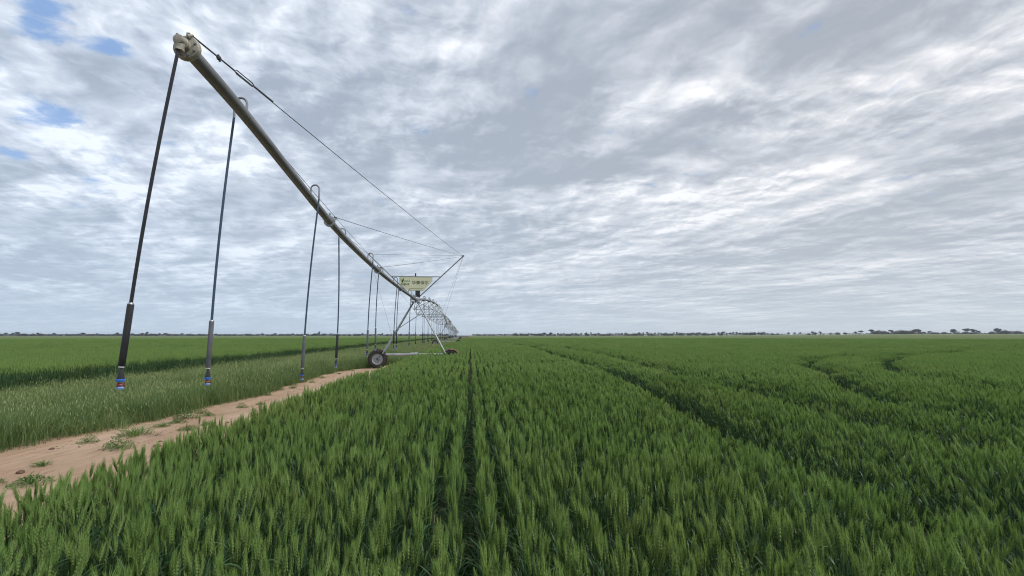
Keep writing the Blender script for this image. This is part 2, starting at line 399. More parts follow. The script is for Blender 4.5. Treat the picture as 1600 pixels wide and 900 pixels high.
def stalk(b, x, y, h, lean, laz, lod, rg, wk=1.):
    """stem, three or four leaves and an ear"""
    dx, dy = math.cos(laz)*lean, math.sin(laz)*lean
    def at(k): return (x+dx*k*k*h, y+dy*k*k*h, h*k)
    n = 3 if lod < 2 else 2
    if lod == 0: b.tube([at(0.02), at(.45), at(.8), at(1.)], [.0026, .0022, .0018, .0015], 3, False, 2)
    else:
        w = (.0025 if lod == 1 else .006)*wk; a = rg.random()*3.14; ox, oy = math.cos(a)*w, math.sin(a)*w
        p0, p1 = at(.1), at(1.)
        b.add([(p0[0]-ox, p0[1]-oy, p0[2]), (p0[0]+ox, p0[1]+oy, p0[2]), (p1[0]+ox, p1[1]+oy, p1[2]), (p1[0]-ox, p1[1]-oy, p1[2])], [(0, 1, 2, 3)], 2)
    hs = [(.30, .27), (.50, .27), (.68, .24), (.84, .19)] if lod == 0 else [(.40, .26), (.66, .20)] if lod == 1 else [(.6, .28)]
    az = rg.random()*6.28
    for k, ln in hs:
        az += 2.4 + rg.uniform(-.6, .6)
        ribbon(b, at(k), az, ln*rg.uniform(.65, 1.05), (.013 if lod == 0 else .016 if lod == 1 else .03)*wk, rg.uniform(1.15, 1.5), rg.uniform(.4, 2.3), 5 if lod == 0 else 3 if lod == 1 else 2, 1, rg.uniform(-.9, .9))
    dv = Vector((dx*2+rg.gauss(0, .07), dy*2+rg.gauss(0, .14), 1))
    ear(b, at(1.), dv, rg.uniform(.085, .115), rg.uniform(.0074, .0098)*(1 if lod == 0 else .95 if lod == 1 else 1.7)*wk, lod, rg)
def proto(name, k, fn, mats):
    c = bpy.data.collections.new(name); 
    for i in range(k):
        b = MB(); fn(b, random.Random(hash((len(name), i, 17)) & 0xffff), i)
        me = b.mesh(name, mats, True); o = bpy.data.objects.new(name, me); c.objects.link(o)
    return c
M['dryleaf'] = leafmat('withered_wheat_leaf', (.17, .15, .07), (.30, .26, .13), (.22, .20, .09), .2, .7)
WM = [M['ear'], M['leaf'], M['stem'], M['dryleaf']]
def near_row(b, rg, i):                          # a quarter metre of drilled row
    for _ in range(12):
        h = rg.gauss(.76, .05) if rg.random() > .15 else rg.uniform(.5, .68)
        stalk(b, rg.gauss(0, .012), rg.uniform(-.14, .14), h, abs(rg.gauss(.0, .07)), rg.choice((1.57, -1.57))+rg.gauss(0, .45), 0, rg)
    for _ in range(16):                           # lower tillers and leaves
        ribbon(b, (rg.gauss(0, .03), rg.uniform(-.14, .14), rg.uniform(.0, .3)), rg.random()*6.28, rg.uniform(.2, .34), .012, rg.uniform(.8, 1.4), rg.uniform(1, 2.6), 4, 3 if rg.random() < .22 else 1, rg.uniform(-1, 1))
def mid_row(b, rg, i):
    for _ in range(22):
        stalk(b, rg.gauss(0, .013), rg.uniform(-.27, .27), rg.gauss(.76, .04), abs(rg.gauss(.0, .04)), rg.choice((1.57, -1.57))+rg.gauss(0, .5), 1, rg, 1.15)
def far_patch(b, rg, i):
    for _ in range(170):
        stalk(b, rg.uniform(-.8, .8), rg.uniform(-.8, .8), rg.gauss(.74, .05), abs(rg.gauss(.03, .06)), rg.random()*6.28, 2, rg, 1.6)
cn = proto('wheat_row_near', 9, near_row, WM); cm = proto('wheat_row_mid', 7, mid_row, WM); cf = proto('wheat_patch_far', 6, far_patch, WM)

GW, GD, GDRY = 0, 1, 2
def grass_tuft(b, rg, n, rad, h, w, dryk, seg=3):
    for _ in range(n):
        a = rg.random()*6.28; r = rad*math.sqrt(rg.random()); x, y = r*math.cos(a), r*math.sin(a)
        hh = h*rg.uniform(.55, 1.15); mi = 1 if rg.random() < dryk else 0
        ribbon(b, (x, y, 0), rg.random()*6.28, hh*1.15, w*rg.uniform(.7, 1.3), rg.uniform(1.15, 1.53), rg.uniform(.2, 1.5), seg, mi, rg.uniform(-.8, .8))
        if rg.random() < .14:                    # a seed head on a thin stem
            lx, ly = rg.uniform(-.2, .2), rg.uniform(-.2, .2); H2 = hh*rg.uniform(.95, 1.3)
            tip = Vector((x+lx*H2, y+ly*H2, H2)); wv = Vector((w*.2, 0, 0))
            b.add([Vector((x, y, 0))-wv, Vector((x, y, 0))+wv, tip], [(0, 1, 2)], 1 if dryk > .1 else 0)
            ribbon(b, tip - Vector((lx, ly, 1))*.02, rg.random()*6.28, .07, w*1.3, 1.3, .8, 2, 1)
GM = [M['grass'], M['drygrass']]
cg1 = proto('verge_green', 5, lambda b, rg, i: grass_tuft(b, rg, 85, .24, .46, .007, .05, 4), GM)
cg2 = proto('verge_pale', 5, lambda b, rg, i: grass_tuft(b, rg, 75, .26, .36, .007, .34, 3), GM)
cg3 = proto('verge_far', 5, lambda b, rg, i: grass_tuft(b, rg, 150, .75, .42, .022, .18, 2), GM)

def scatter(name, coll, P, rot, scl, seed=1):
    """one object whose plants are instanced on its points"""
    n = len(P); me = bpy.data.meshes.new(name); me.vertices.add(n); me.vertices.foreach_set('co', np.asarray(P, 'f').ravel())
    a = me.attributes.new('rot', 'FLOAT_VECTOR', 'POINT'); a.data.foreach_set('vector', np.asarray(rot, 'f').ravel())
    a = me.attributes.new('scl', 'FLOAT_VECTOR', 'POINT'); a.data.foreach_set('vector', np.asarray(scl, 'f').ravel())
    a = me.attributes.new('pick', 'INT', 'POINT'); a.data.foreach_set('value', np.random.default_rng(seed).integers(0, 1000, n).astype('i'))
    o = bpy.data.objects.new(name, me); COL.objects.link(o)
    ng = bpy.data.node_groups.new('scatter', 'GeometryNodeTree')
    ng.interface.new_socket('Geometry', in_out='INPUT', socket_type='NodeSocketGeometry'); ng.interface.new_socket('Geometry', in_out='OUTPUT', socket_type='NodeSocketGeometry')
    T = NT(ng); gi = T.node('NodeGroupInput'); go = T.node('NodeGroupOutput')
    ci = T.node('GeometryNodeCollectionInfo'); ci.inputs[0].default_value = coll; ci.inputs['Separate Children'].default_value = True; ci.inputs['Reset Children'].default_value = True
    def attr(nm, ty):
        q = T.node('GeometryNodeInputNamedAttribute', data_type=ty); q.inputs[0].default_value = nm; return q.outputs[0]
    ip = T.node('GeometryNodeInstanceOnPoints')
    T.l.new(gi.outputs[0], ip.inputs['Points']); T.l.new(ci.outputs[0], ip.inputs['Instance']); ip.inputs['Pick Instance'].default_value = True
    T.l.new(attr('pick', 'INT'), ip.inputs['Instance Index'])
    er = T.node('FunctionNodeEulerToRotation'); T.l.new(attr('rot', 'FLOAT_VECTOR'), er.inputs[0]); T.l.new(er.outputs[0], ip.inputs['Rotation'])
    T.l.new(attr('scl', 'FLOAT_VECTOR'), ip.inputs['Scale']); T.l.new(ip.outputs[0], go.inputs[0])
    md = o.modifiers.new('scatter', 'NODES'); md.node_group = ng
    return o

def inview(P, marg=6.):
    dx, dy = P[:, 0], P[:, 1]
    f = dx*math.sin(psi)+dy*math.cos(psi); r = dx*math.cos(psi)-dy*math.sin(psi)
    return (f > -1.) & (np.abs(r) < f*1.09+marg)
def vnoise(P, s, z=0.): return np.array([mn.noise(Vector((x*s, y*s, z))) for x, y in P])
def field_mask(P, side, wid=.31):
    x, y = P[:, 0], P[:, 1]
    if side == 'near':
        ok = (x > EDGE + .05*np.sin(y*1.7)*np.cos(y*.6)) 
        for k, tr in enumerate(TRK):
            d = seg_dist(P, tr); wv = wid*(1+.2*np.sin(y*.9+k*2))
            ok &= d > wv
        return ok
    return x < lerp_tab(FIELDL, y) + .12*np.sin(y*1.3)
# rows: wider empty gap just right of the camera
rows = []
for k in range(0, 700):
    j = ((k*7919) % 13 - 6)/6*.018
    rows += [.02+.127+.198*k+j, .02-.127-.198*k+j]
rows = np.array(rows)
def rowpts(step, r0, r1, xmax):
    out = []
    rr = rows[(rows > -xmax) & (rows < xmax)]
    ysx = np.arange(-1.2, r1, step)
    X, Y = np.meshgrid(rr, ysx); P = np.stack([X.ravel(), Y.ravel()], 1)
    d = np.hypot(P[:, 0], P[:, 1]); P = P[(d >= r0) & (d < r1)]
    return P[inview(P)]
def wheat(name, coll, P, jit, label, hs=1., jx=None, rowlike=True, seed=3):
    n = len(P); g = np.random.default_rng(seed)
    jx = jx if jx is not None else jit
    td = np.min([seg_dist(P, tr) for tr in TRK], axis=0)
    h = .93 - .27*np.exp(-(td/.5)**2)*(P[:, 0] > EDGE) + .05*vnoise(P, .35) + .05*vnoise(P, 1.7, 5.) + g.normal(0, .03, n)
    off = g.normal(0, 1, (n, 2))*np.stack([np.full(n, jx), np.full(n, jit)], 1)
    if rowlike: off[:, 0] += np.clip((P[:, 0]-2.0)/7, 0, 1)*g.normal(0, .03, n) + .015*np.sin(P[:, 1]*.8)
    P3 = np.stack([P[:, 0]+off[:, 0], P[:, 1]+off[:, 1], np.full(n, .002)], 1)
    flip = g.integers(0, 2, n)*math.pi
    lean = vnoise(P, .3, 9.)*.05 + g.normal(0, .018, n); lean2 = vnoise(P, .5, 19.)*.10 + g.normal(0, .05, n)
    rot = np.stack([lean2, lean-.03, flip if rowlike else g.uniform(0, 6.28, n)], 1)
    s = np.stack([np.ones(n)*g.uniform(.85, 1.05, n), np.ones(n)*1.03, h*hs], 1)
    o = scatter(name, coll, P3, rot, s, seed)
    return tag(o, label, 'wheat', kind='stuff')
P = rowpts(.25, 0, 14, 20); P = P[field_mask(P, 'near')]
P = P[R_.random(len(P)) > .03 + .12*(vnoise(P, .9, 2.) > .28)]
ye = np.arange(1.0, 14, .16); PE = np.concatenate([np.stack([EDGE+.03+R_.normal(0, .05, len(ye)), ye], 1), np.stack([EDGE+.14+R_.normal(0, .04, len(ye)), ye+.07], 1)])
P = np.concatenate([P, PE[inview(PE)]])
wheat('wheat', cn, P, .03, 'nearest green bearded wheat standing in drilled rows', jx=.008)
P = rowpts(.5, 14, 46, 60); side = P[:, 0] < -8
Pn = P[~side]; Pn = Pn[field_mask(Pn, 'near')]
wheat('wheat', cm, Pn, .08, 'green wheat in rows in the middle distance beyond the nearest plants', jx=.015, seed=4)
Pl = P[side]; Pl = Pl[field_mask(Pl, 'left')]
wheat('wheat', cm, Pl, .08, 'green wheat behind the grass verge on the left with a dark edge', hs=1.05, jx=.03, seed=5)
def fill(b, rg, i):                              # leafy tillers low in the stand
    for _ in range(42):
        ribbon(b, (rg.uniform(-.09, .09), rg.uniform(-.16, .16), rg.uniform(0, .22)), rg.random()*6.28, rg.uniform(.2, .46), .012, rg.uniform(1.1, 1.5), rg.uniform(.3, 1.9), 4, 1, rg.uniform(-1, 1))
cl_ = proto('wheat_tillers', 5, fill, WM)
P = np.stack([R_.uniform(EDGE-.03, EDGE+.6, 1700), 1.2+R_.random(1700)**2.1*26], 1); P = P[inview(P)]
wheat('wheat', cl_, P, .03, 'short leafy wheat tillers along the edge of the crop beside the sand', rowlike=False, seed=15)
PT = []
for tr in TRK:
    for (x0, y0), (x1, y1) in zip(tr[:-1], tr[1:]):
        if min(y0, y1) > 60: continue
        n_ = int(math.hypot(x1-x0, y1-y0)*9); k_ = R_.random(n_)
        PT.append(np.stack([x0+(x1-x0)*k_, y0+(y1-y0)*k_], 1)+R_.normal(0, .13, (n_, 2)))
PT.append(np.stack([R_.normal(.02, .035, 260), 1.5+R_.random(260)*16], 1))
P = np.concatenate(PT); P = P[inview(P)]
wheat('wheat', cl_, P, .03, 'low thin wheat in the curved wheel tracks and the bare centre gap', hs=.62, rowlike=False, seed=16)
def gridpts(step, r0, r1):
    a = np.arange(-r1, r1, step); b = np.arange(0, r1, step); X, Y = np.meshgrid(a, b); P = np.stack([X.ravel(), Y.ravel()], 1)
    P += R_.uniform(-.5, .5, P.shape)*step*.5
    d = np.hypot(*P.T); P = P[(d >= r0) & (d < r1)]; return P[inview(P)]
P = gridpts(1.25, 45, 200); x, y = P.T
nearm = (x > EDGE+.6) & field_mask(P, 'near', .75); leftm = (x < lerp_tab(FIELDL, y)-.5)
wheat('wheat', cf, P[nearm], .2, 'far reaches of the wheat right of the irrigation machine', hs=1.0, rowlike=False, seed=6)
wheat('wheat', cf, P[leftm], .2, 'far reaches of the wheat left of the irrigation machine', hs=1.03, rowlike=False, seed=8)

# canopy of the wheat too far off to tell stalks apart
m, t = mat('far_wheat_canopy'); p = pos(t)
mp = t.node('ShaderNodeMapping', {0: p}); mp.inputs['Scale'].default_value = (1., .35, 1.)
c = t.mix(t.rng(t.noise(p, 1.2, 6, .75), .3, .7), rgb(.100, .140, .052), rgb(.170, .212, .085))
c = t.mix(t.rng(t.noise(mp.outputs[0], .03, 5, .65), .4, .65, 0, .6), c, rgb(.13, .17, .065))
b = t.node('ShaderNodeBsdfPrincipled', {'Base Color': c, 'Roughness': .9, 'Specular IOR Level': .1})
bn = t.node('ShaderNodeBump', {'Height': t.noise(p, 2.5, 5, .8), 'Strength': 1., 'Distance': .5}); t.l.new(bn.outputs[0], b.inputs['Normal'])
finish(t, b.outputs[0]); M['canopy'] = m
def polar_sheet(name, r_in, r_outf, a0, a1, na, nr, z, m, keep):
    b = MB(); vs = []
    for j in range(nr+1):
        for i in range(na+1):
            a = a0+(a1-a0)*i/na; ro = r_outf(a); r = r_in*(ro/r_in)**(j/nr)
            vs.append((math.sin(a)*r, math.cos(a)*r, z + terr(math.sin(a)*r, math.cos(a)*r) + .05*nz(math.sin(a)*r, math.cos(a)*r, .3)))
    fs = []
    for j in range(nr):
        for i in range(na):
            q = (j*(na+1)+i, j*(na+1)+i+1, (j+1)*(na+1)+i+1, (j+1)*(na+1)+i)
            cx = sum(vs[k][0] for k in q)/4; cy = sum(vs[k][1] for k in q)/4
            if keep(cx, cy): fs.append(q)
    b.v = vs; b.f = fs; b.m = [0]*len(fs); return link(name, b.mesh(name, m))
D = math.radians
o = polar_sheet('wheat_canopy', 150, lambda a: 1020 if a > D(26) else 1020+(1250-1020)*min(1, (D(26)-a)/D(6)), D(-75), D(75), 500, 60, .70, M['canopy'],
                lambda x, y: (x > EDGE+1.2) or (x < lerp_tab(FIELDL, min(y, 400))-1))
tag(o, 'distant green wheat merging into one canopy towards the tree line', 'wheat', kind='stuff')

# ------------------------------------------------------------------ grass verge
def verge(name, coll, P, smin, smax, label, seed, hfun=None):
    n = len(P); g = np.random.default_rng(seed); s = g.uniform(smin, smax, n)
    h = s*(1+.35*vnoise(P, .6, 3.))
    if hfun is not None: h = h*hfun(P)
    o = scatter(name, coll, np.concatenate([P, np.full((n, 1), .004)], 1), np.stack([g.normal(0, .06, n)-.02, g.normal(0, .06, n), g.uniform(0, 6.28, n)], 1), np.stack([s, s, h], 1), seed)
    return tag(o, label, 'grass', kind='stuff')
a = np.arange(-15, -4.4, .2); b_ = np.arange(0, 46, .2); X_, Y_ = np.meshgrid(a, b_); P = np.stack([X_.ravel(), Y_.ravel()], 1); P += R_.uniform(-.1, .1, P.shape)
P = P[inview(P, 1.5)]; x, y = P.T; sl_ = lerp_tab(SANDL, y) + .30*vnoise(P, .9, 1.)+.28*vnoise(P, 3., 1.)
inside = (x < sl_-.05) & (x > lerp_tab(FIELDL, y)-.35)
P = P[inside]; x, y = P.T; e = lerp_tab(SANDL, y)-x
pg = np.clip((e-2.)/3.2, 0, .72) + .5*vnoise(P, .5, 7.)
isp = R_.random(len(P)) < pg
hf = lambda P: .72+.42*np.exp(-((lerp_tab(SANDL, P[:, 1])-P[:, 0]-.9)/1.0)**2) + .45*vnoise(P, .45, 11.) + .40*vnoise(P, 1.6, 12.)
verge('verge_grass', cg1, P[~isp], .85, 1.25, 'dense dark green tall grass lining the left edge of the sand track', 21, hf)
verge('verge_grass', cg2, P[isp], .85, 1.2, 'pale seeding grass between the dark verge and the left wheat field', 22, lambda P: .8 + .3*vnoise(P, .6, 13.))
a = np.arange(-22, -3, .75); b_ = np.arange(45.5, 330, .75); X_, Y_ = np.meshgrid(a, b_); P = np.stack([X_.ravel(), Y_.ravel()], 1); P += R_.uniform(-.35, .35, P.shape); x, y = P.T
P = P[(x > lerp_tab(FIELDL, y)) & (x < EDGE+.5) & ((x < -5.1) | (vnoise(P, .2, 4.) > -.1))]
verge('verge_grass', cg3, P, .65, .95, 'weedy strip under the far spans of the irrigation machine', 23)
# rank weeds that have grown round the wheels beyond the end of the sand
g = np.random.default_rng(5)
P = np.stack([g.uniform(-5.6, -3.0, 420), g.uniform(31.0, 46, 420)], 1); P = P[vnoise(P, .3, 4.) > -.12]
verge('verge_grass', cg1, P, .9, 1.5, 'rank green weeds behind the first machine tower', 24)

# ------------------------------------------------------------------ small weeds and clods on the sand
def weed_mesh(seed, kind):
    rg = random.Random(seed); b = MB()
    n = {'bushy': 330, 'grassy': 150, 'flat': 260, 'dead': 90}[kind]
    for _ in range(n):
        a = rg.random()*6.28; r = rg.random()**.7
        if kind == 'grassy':
            ribbon(b, (r*.12*math.cos(a), r*.12*math.sin(a), 0), a+rg.uniform(-.6, .6), rg.uniform(.07, .17), .006, rg.uniform(.7, 1.4), rg.uniform(.5, 1.6), 3, 0, rg.uniform(-1, 1))
        else:
            zt = .17 if kind == 'bushy' else .08
            p = (r*.17*math.cos(a), r*.17*math.sin(a), zt*(1-r*r)*rg.random())
            ribbon(b, p, rg.random()*6.28, rg.uniform(.025, .06), .012 if kind != 'dead' else .006, rg.uniform(-.1, 1.2), rg.uniform(.3, 1.5), 2, 0, rg.uniform(-1, 1))
    for _ in range(7):
        a = rg.random()*6.28; b.tube([(0, 0, 0), (math.cos(a)*.07, math.sin(a)*.07, .06), (math.cos(a)*.15, math.sin(a)*.15, .08 if kind != 'flat' else .02)], [.004, .003, .001], 3, False, 0)
    return b.mesh('weed', M['weedleaf'] if kind != 'dead' else M['bark'], False)
WK = {k: weed_mesh(i+40, k) for i, k in enumerate(('bushy', 'grassy', 'flat', 'dead'))}
weeds = [
 (-5.9, 8.95, 'bushy', 1.45, 'bushy green weed with upright shoots in the middle of the sand track'),
 (-6.3, 10.0, 'grassy', 1.9, 'widest grassy green tuft lying on the sand track'),
 (-6.36, 10.9, 'grassy', 1.1, 'rounded grass tuft just right of the widest tuft on the sand'),
 (-6.3, 11.35, 'flat', 1.1, 'low yellowish green weed beside the tallest weed on the sand'),
 (-6.45, 11.9, 'bushy', 1.5, 'tallest dark weed on the sand close to the grass verge'),
 (-5.64, 10.55, 'flat', 1.15, 'flat dark green weed near the wheat side of the sand track'),
 (-5.55, 11.1, 'flat', .9, 'small flat weed close to the wheat, next to a flat dark weed'),
 (-6.45, 12.6, 'bushy', .95, 'small bushy weed at the verge end of a pair on the sand'),
 (-6.15, 12.3, 'flat', .9, 'low weed at the wheat end of a pair on the sand'),
 (-6.2, 7.85, 'grassy', .85, 'lone little yellow green tuft on open sand at far left'),
 (-5.6, 6.95, 'flat', 1.4, 'broad flat leafy weed on the sand at lower left'),
 (-6.1, 6.9, 'flat', 1.2, 'flat weed at the left edge of the photo on the sand'),
 (-5.97, 13.6, 'bushy', .9, 'small bushy weed far along the sand below the second drop hose'),
 (-5.75, 14.2, 'flat', .8, 'tiny flat weed right of the second drop hose on the sand'),
 (-6.7, 9.4, 'bushy', .95, 'dark weed at the foot of the grass verge left of the widest tuft'),
 (-5.9, 9.95, 'dead', .8, 'withered brown weed right of the widest grassy tuft'),
 (-4.6, 13.4, 'dead', .7, 'withered twiggy weed by the wheat on the far sand'),
]
g_ = np.random.default_rng(77)
where_ = ['beside the wheat', 'in the middle of the track', 'near the grass verge']
for n_ in range(18):
    x = [-4.0, -5.1, -6.2][n_ % 3]+g_.uniform(-.35, .35); y = 14.6+n_*.72
    weeds.append((x, y, ['bushy', 'grassy', 'flat'][int(g_.integers(3))], g_.uniform(.6, 1.1), 'small weed on far sand %s, %s' % (where_[n_ % 3], 'short of the near wheel' if y > 21 else 'around the third drop hose')))
for x, y, k, s, lab in weeds:
    o = link('weed', WK[k], loc=(x, y, sandz(x, y)-.004)); o.scale = (s, s, s*.95); o.rotation_euler.z = rnd.random()*6.28
    tag(o, lab, 'weed', 'weeds growing on the sand track')
def clod_mesh(seed):
    bm = bmesh.new(); bmesh.ops.create_icosphere(bm, subdivisions=2, radius=.05)
    for v in bm.verts:
        v.co *= 1+.35*mn.noise(v.co*22+Vector((seed, 0, 0))); v.co.z *= .55
    me = bpy.data.meshes.new('clod'); bm.to_mesh(me); bm.free(); me.materials.append(M['mud']); return me
CM = [clod_mesh(i*3.3) for i in range(3)]
for i, (x, y, s, lab) in enumerate([
 (-5.28, 8.95, 1.3, 'dark earth clod near the wheat below the widest weed tuft'), (-5.5, 9.4, .7, 'small brown clod in the middle of the sand'),
 (-6.15, 7.45, 1.2, 'brown clod on the sand at far left above the broad flat weed'), (-6.9, 8.9, .8, 'little clod near the grass verge at far left'),
 (-5.2, 11.2, .8, 'small clod on the far sand next to the wheat'), (-5.35, 12.9, .9, 'reddish clod far along the sand track')]):
    o = link('earth_clod', CM[i % 3], loc=(x, y, sandz(x, y)+.01)); o.scale = (s, s*.8, s); o.rotation_euler.z = i*1.3
    tag(o, lab, 'clod', 'earth clods on the sand track')

b = MB(); rg = random.Random(12)                # straw bits, crumbs of earth
for _ in range(1500):
    y = 3+22*rg.random()**1.4; x = rg.uniform(-7.3, -3.2); z = sandz(x, y)+.004; a = rg.random()*6.28
    if nz(x, y, .8, 6) + .25*nz(x, y, 4, 2) < rg.uniform(-.1, .35): continue
    if rg.random() < .45: b.tube([(x, y, z), (x+math.cos(a)*.05, y+math.sin(a)*.05, z+.006)], [.003, .002], 3, False)
    else:
        r_ = rg.uniform(.006, .02); b.add([(x-r_, y, z-.005), (x, y-r_, z-.005), (x+r_, y, z-.005), (x, y+r_, z-.005), (x, y, z+r_*.8)], [(0, 1, 4), (1, 2, 4), (2, 3, 4), (3, 0, 4)])
o = link('litter', b.mesh('litter', M['mud'], False)); tag(o, 'straw bits and crumbs of earth strewn on the sand track', 'litter', kind='stuff')

# ------------------------------------------------------------------ the irrigation machine
TOW, SPAN = 29.0, 62.0
OV = [(4.75, 4.70), (6., 4.63), (8, 4.42), (10., 4.22), (12, 4.10), (15.8, 3.985), (21.5, 3.96), (27, 3.99), (29, 4.0)]
def cat(tab, s):
    xs = [a for a, _ in tab]
    i = max(0, min(len(xs)-2, next((k-1 for k, x in enumerate(xs) if x > s), len(xs)-2)))
    p0, p1, p2, p3 = tab[max(i-1, 0)], tab[i], tab[i+1], tab[min(i+2, len(tab)-1)]
    t = (s-p1[0])/(p2[0]-p1[0]); m1 = (p2[1]-p0[1])/(p2[0]-p0[0]+1e-9)*(p2[0]-p1[0]); m2 = (p3[1]-p1[1])/(p3[0]-p1[0]+1e-9)*(p2[0]-p1[0])
    return (2*t**3-3*t*t+1)*p1[1]+(t**3-2*t*t+t)*m1+(-2*t**3+3*t*t)*p2[1]+(t**3-t*t)*m2
def zp(s):                                       # height of the pipe axis along the machine
    if s <= TOW: return cat(OV, s)
    k = ((s-TOW) % SPAN)/SPAN; return 4.0+1.25*4*k*(1-k)
ORI = Vector((0, 0, 0))
mach_rz = math.atan2(-PD.x, PD.y)   # rotation taking +Y to the machine's direction
def L(s, off, z): return Vector((off, s, z))    # machine frame: x across, y along
# overhang
ov = empty('irrigation_overhang', W(0, 0, 0), 'long overhanging grey end pipe reaching from the first tower to above the sand', 'irrigation pipe', rz=mach_rz)
joints = [4.86, 10.08, 15.85, 21.9, 28.75]
for a, b2 in zip(joints[:-1], joints[1:]):
    n = 10; MB().tube([L(a+(b2-a)*i/n, PIPE, zp(a+(b2-a)*i/n)) for i in range(n+1)], .069, 20).build('pipe', M['pipe'], ov)
def flange(s, parent, r=.112, z=None, x=PIPE, slope=0.):
    b = MB(); z = zp(s) if z is None else z
    for dy in (-.022, .003): b.lathe([(r*.6, dy), (r, dy), (r, dy+.019), (r*.6, dy+.019)], (x, s, z), 'Y', 20)
    for k in range(8):
        a = k*math.pi/4+.2; cx, cz = x+math.cos(a)*r*.83, z+math.sin(a)*r*.83
        b.tube([(cx, s-.04, cz), (cx, s+.04, cz)], .009, 6)
    b.box((x, s, z+r+.02), (.03, .05, .08)); b.box((x+r*.9, s, z+r*.45), (.07, .03, .035)); b.box((x-r*.9, s, z+r*.45), (.07, .03, .035))
    return b.build('flange', M['galv'], parent)
for s in joints[1:4]: flange(s, ov)
# end cap casting
ez = zp(4.8); EC = 4.8
b = MB(); b.lathe([(.02, .05), (.118, .05), (.122, .04), (.122, .0), (.112, -.012), (.055, -.02), (.052, -.05), (.059, -.055), (.059, -.075), (.052, -.08), (.052, -.125), (.044, -.145), (.024, -.152)], (PIPE, EC, ez), 'Y', 24)
b.tube([(PIPE, EC-.10, ez-.01), (PIPE, EC-.105, ez-.055), (PIPE, EC-.11, ez-.085)], [.046, .042, .036], 16)
b.tube([(PIPE, EC-.11, ez-.075), (PIPE, EC-.11, ez-.1)], .043, 6)
b.box((PIPE+.03, EC-.01, ez+.105), (.03, .06, .05)); b.box((PIPE-.045, EC-.04, ez+.03), (.02, .09, .12)); b.tube([(PIPE+.03, EC-.05, ez+.09), (PIPE+.055, EC+.0, ez+.125)], .012, 8)
cap = b.build('end_cap', M['cast'], ov)
for k in range(8):
    b = MB(); a = k*math.pi/4+.35; b.lathe([(.004, -.035), (.012, -.033), (.012, -.018), (.004, -.016)], (PIPE+math.cos(a)*.095, EC, ez+math.sin(a)*.095), 'Y', 6); b.build('bolt', M['galvdull'], cap)
# mast tips
TIPL, TIPR, TIPZ = PIPE-2.75, PIPE+2.76, 6.63
def cable(parent, p, q, r=.006, sag=.0):
    p, q = Vector(p), Vector(q); n = 12
    pts = [p.lerp(q, i/n) - Vector((0, 0, sag*4*(i/n)*(1-i/n))) for i in range(n+1)]
    return MB().tube(pts, r, 5).build('support_cable', M['cable'], parent)
for tip in (TIPR, TIPL):
    sx = 1 if tip == TIPR else -1
    for s0, (dx, dz) in zip((4.80, 10.08, 15.85), ((.055, .115), (.10, .09), (.09, .09))):
        p = L(s0, PIPE+sx*dx, zp(s0)+dz); q = L(TOW, tip, TIPZ)
        cb = cable(ov, p, q, .0065, .06 if s0 < 6 else .03)
        if s0 < 6:                                # clamp and open turnbuckle
            dv = (q-p).normalized()
            b = MB(); b.tube([p, p+dv*.42], .009, 8)
            b.lathe([(.0, 0)]*1+[(.02, .0), (.026, .02), (.02, .04)], p+dv*.40, 'Y', 8)
            b.tube([p+dv*.40+Vector((0, 0, .028)), p+dv*.44-Vector((0, 0, .035))], .012, 8)
            a0, a1 = p+dv*.70, p+dv*1.12; sd_ = dv.cross(Vector((0, 0, 1))).normalized(); up_ = sd_.cross(dv)
            b.tube([p+dv*.44, a0], .008, 6); b.tube([a1, a1+dv*.45], .009, 6)
            b.tube([a0, a0+dv*.05+up_*.022, a1-dv*.05+up_*.022, a1, a1-dv*.05-up_*.022, a0+dv*.05-up_*.022], .007, 6, closed=True)
            b.build('turnbuckle', M['cable'], cb)
        else:
            dv = (q-p).normalized(); MB().tube([p-dv*.02, p+dv*.1], .015, 8).build('cable_clamp', M['cable'], cb)

# towers
def wheel_meshes():
    R, Wd = .535, .14
    t = MB(); prof = []
    for a in np.linspace(-1, 1, 11): prof.append((R*(1-.10*abs(a)**3.2), a*Wd))
    prof = [(.31, -Wd*.85), (.36, -Wd*1.02), (.43, -Wd*1.05)] + prof + [(.43, Wd*1.05), (.36, Wd*1.02), (.31, Wd*.85)]
    t.lathe(prof, (0, 0, 0), 'Y', 48, close=False)
    for k in range(22):                          # chevron tread lugs
        for sg in (1, -1):
            a = 2*math.pi*(k+(.5 if sg > 0 else 0))/22
            for j in range(4):
                k0, k1 = j/4, (j+1)/4
                for_pts = []
                for kk in (k0, k1):
                    aa = a+kk*.20; rr = R-.005-.07*kk**3
                    for da, dr in ((-.035, 0), (.035, 0), (.03, .034), (-.03, .034)):
                        for_pts.append(((rr+dr)*math.cos(aa+da), sg*(.005+kk*Wd*1.05), (rr+dr)*math.sin(aa+da)))
                t.add(for_pts, [(0, 1, 5, 4), (1, 2, 6, 5), (2, 3, 7, 6), (3, 0, 4, 7), (0, 3, 2, 1), (4, 5, 6, 7)])
    r = MB(); r.lathe([(.0, -.045), (.10, -.045), (.13, -.055), (.22, -.015), (.27, -.02), (.28, -.10), (.325, -.125), (.33, -.11), (.29, -.08), (.285, .1), (.325, .125)], (0, 0, 0), 'Y', 32, close=False)
    h = MB(); h.lathe([(.0, -.12), (.055, -.12), (.062, -.10), (.062, .12), (.0, .13)], (0, 0, 0), 'Y', 16)
    for k in range(8):
        a = k*math.pi/4; h.tube([(.09*math.cos(a), -.075, .09*math.sin(a)), (.09*math.cos(a), -.04, .09*math.sin(a))], .011, 6)
    return t, r, h
wt, wr, wh = wheel_meshes()
wheel0 = None
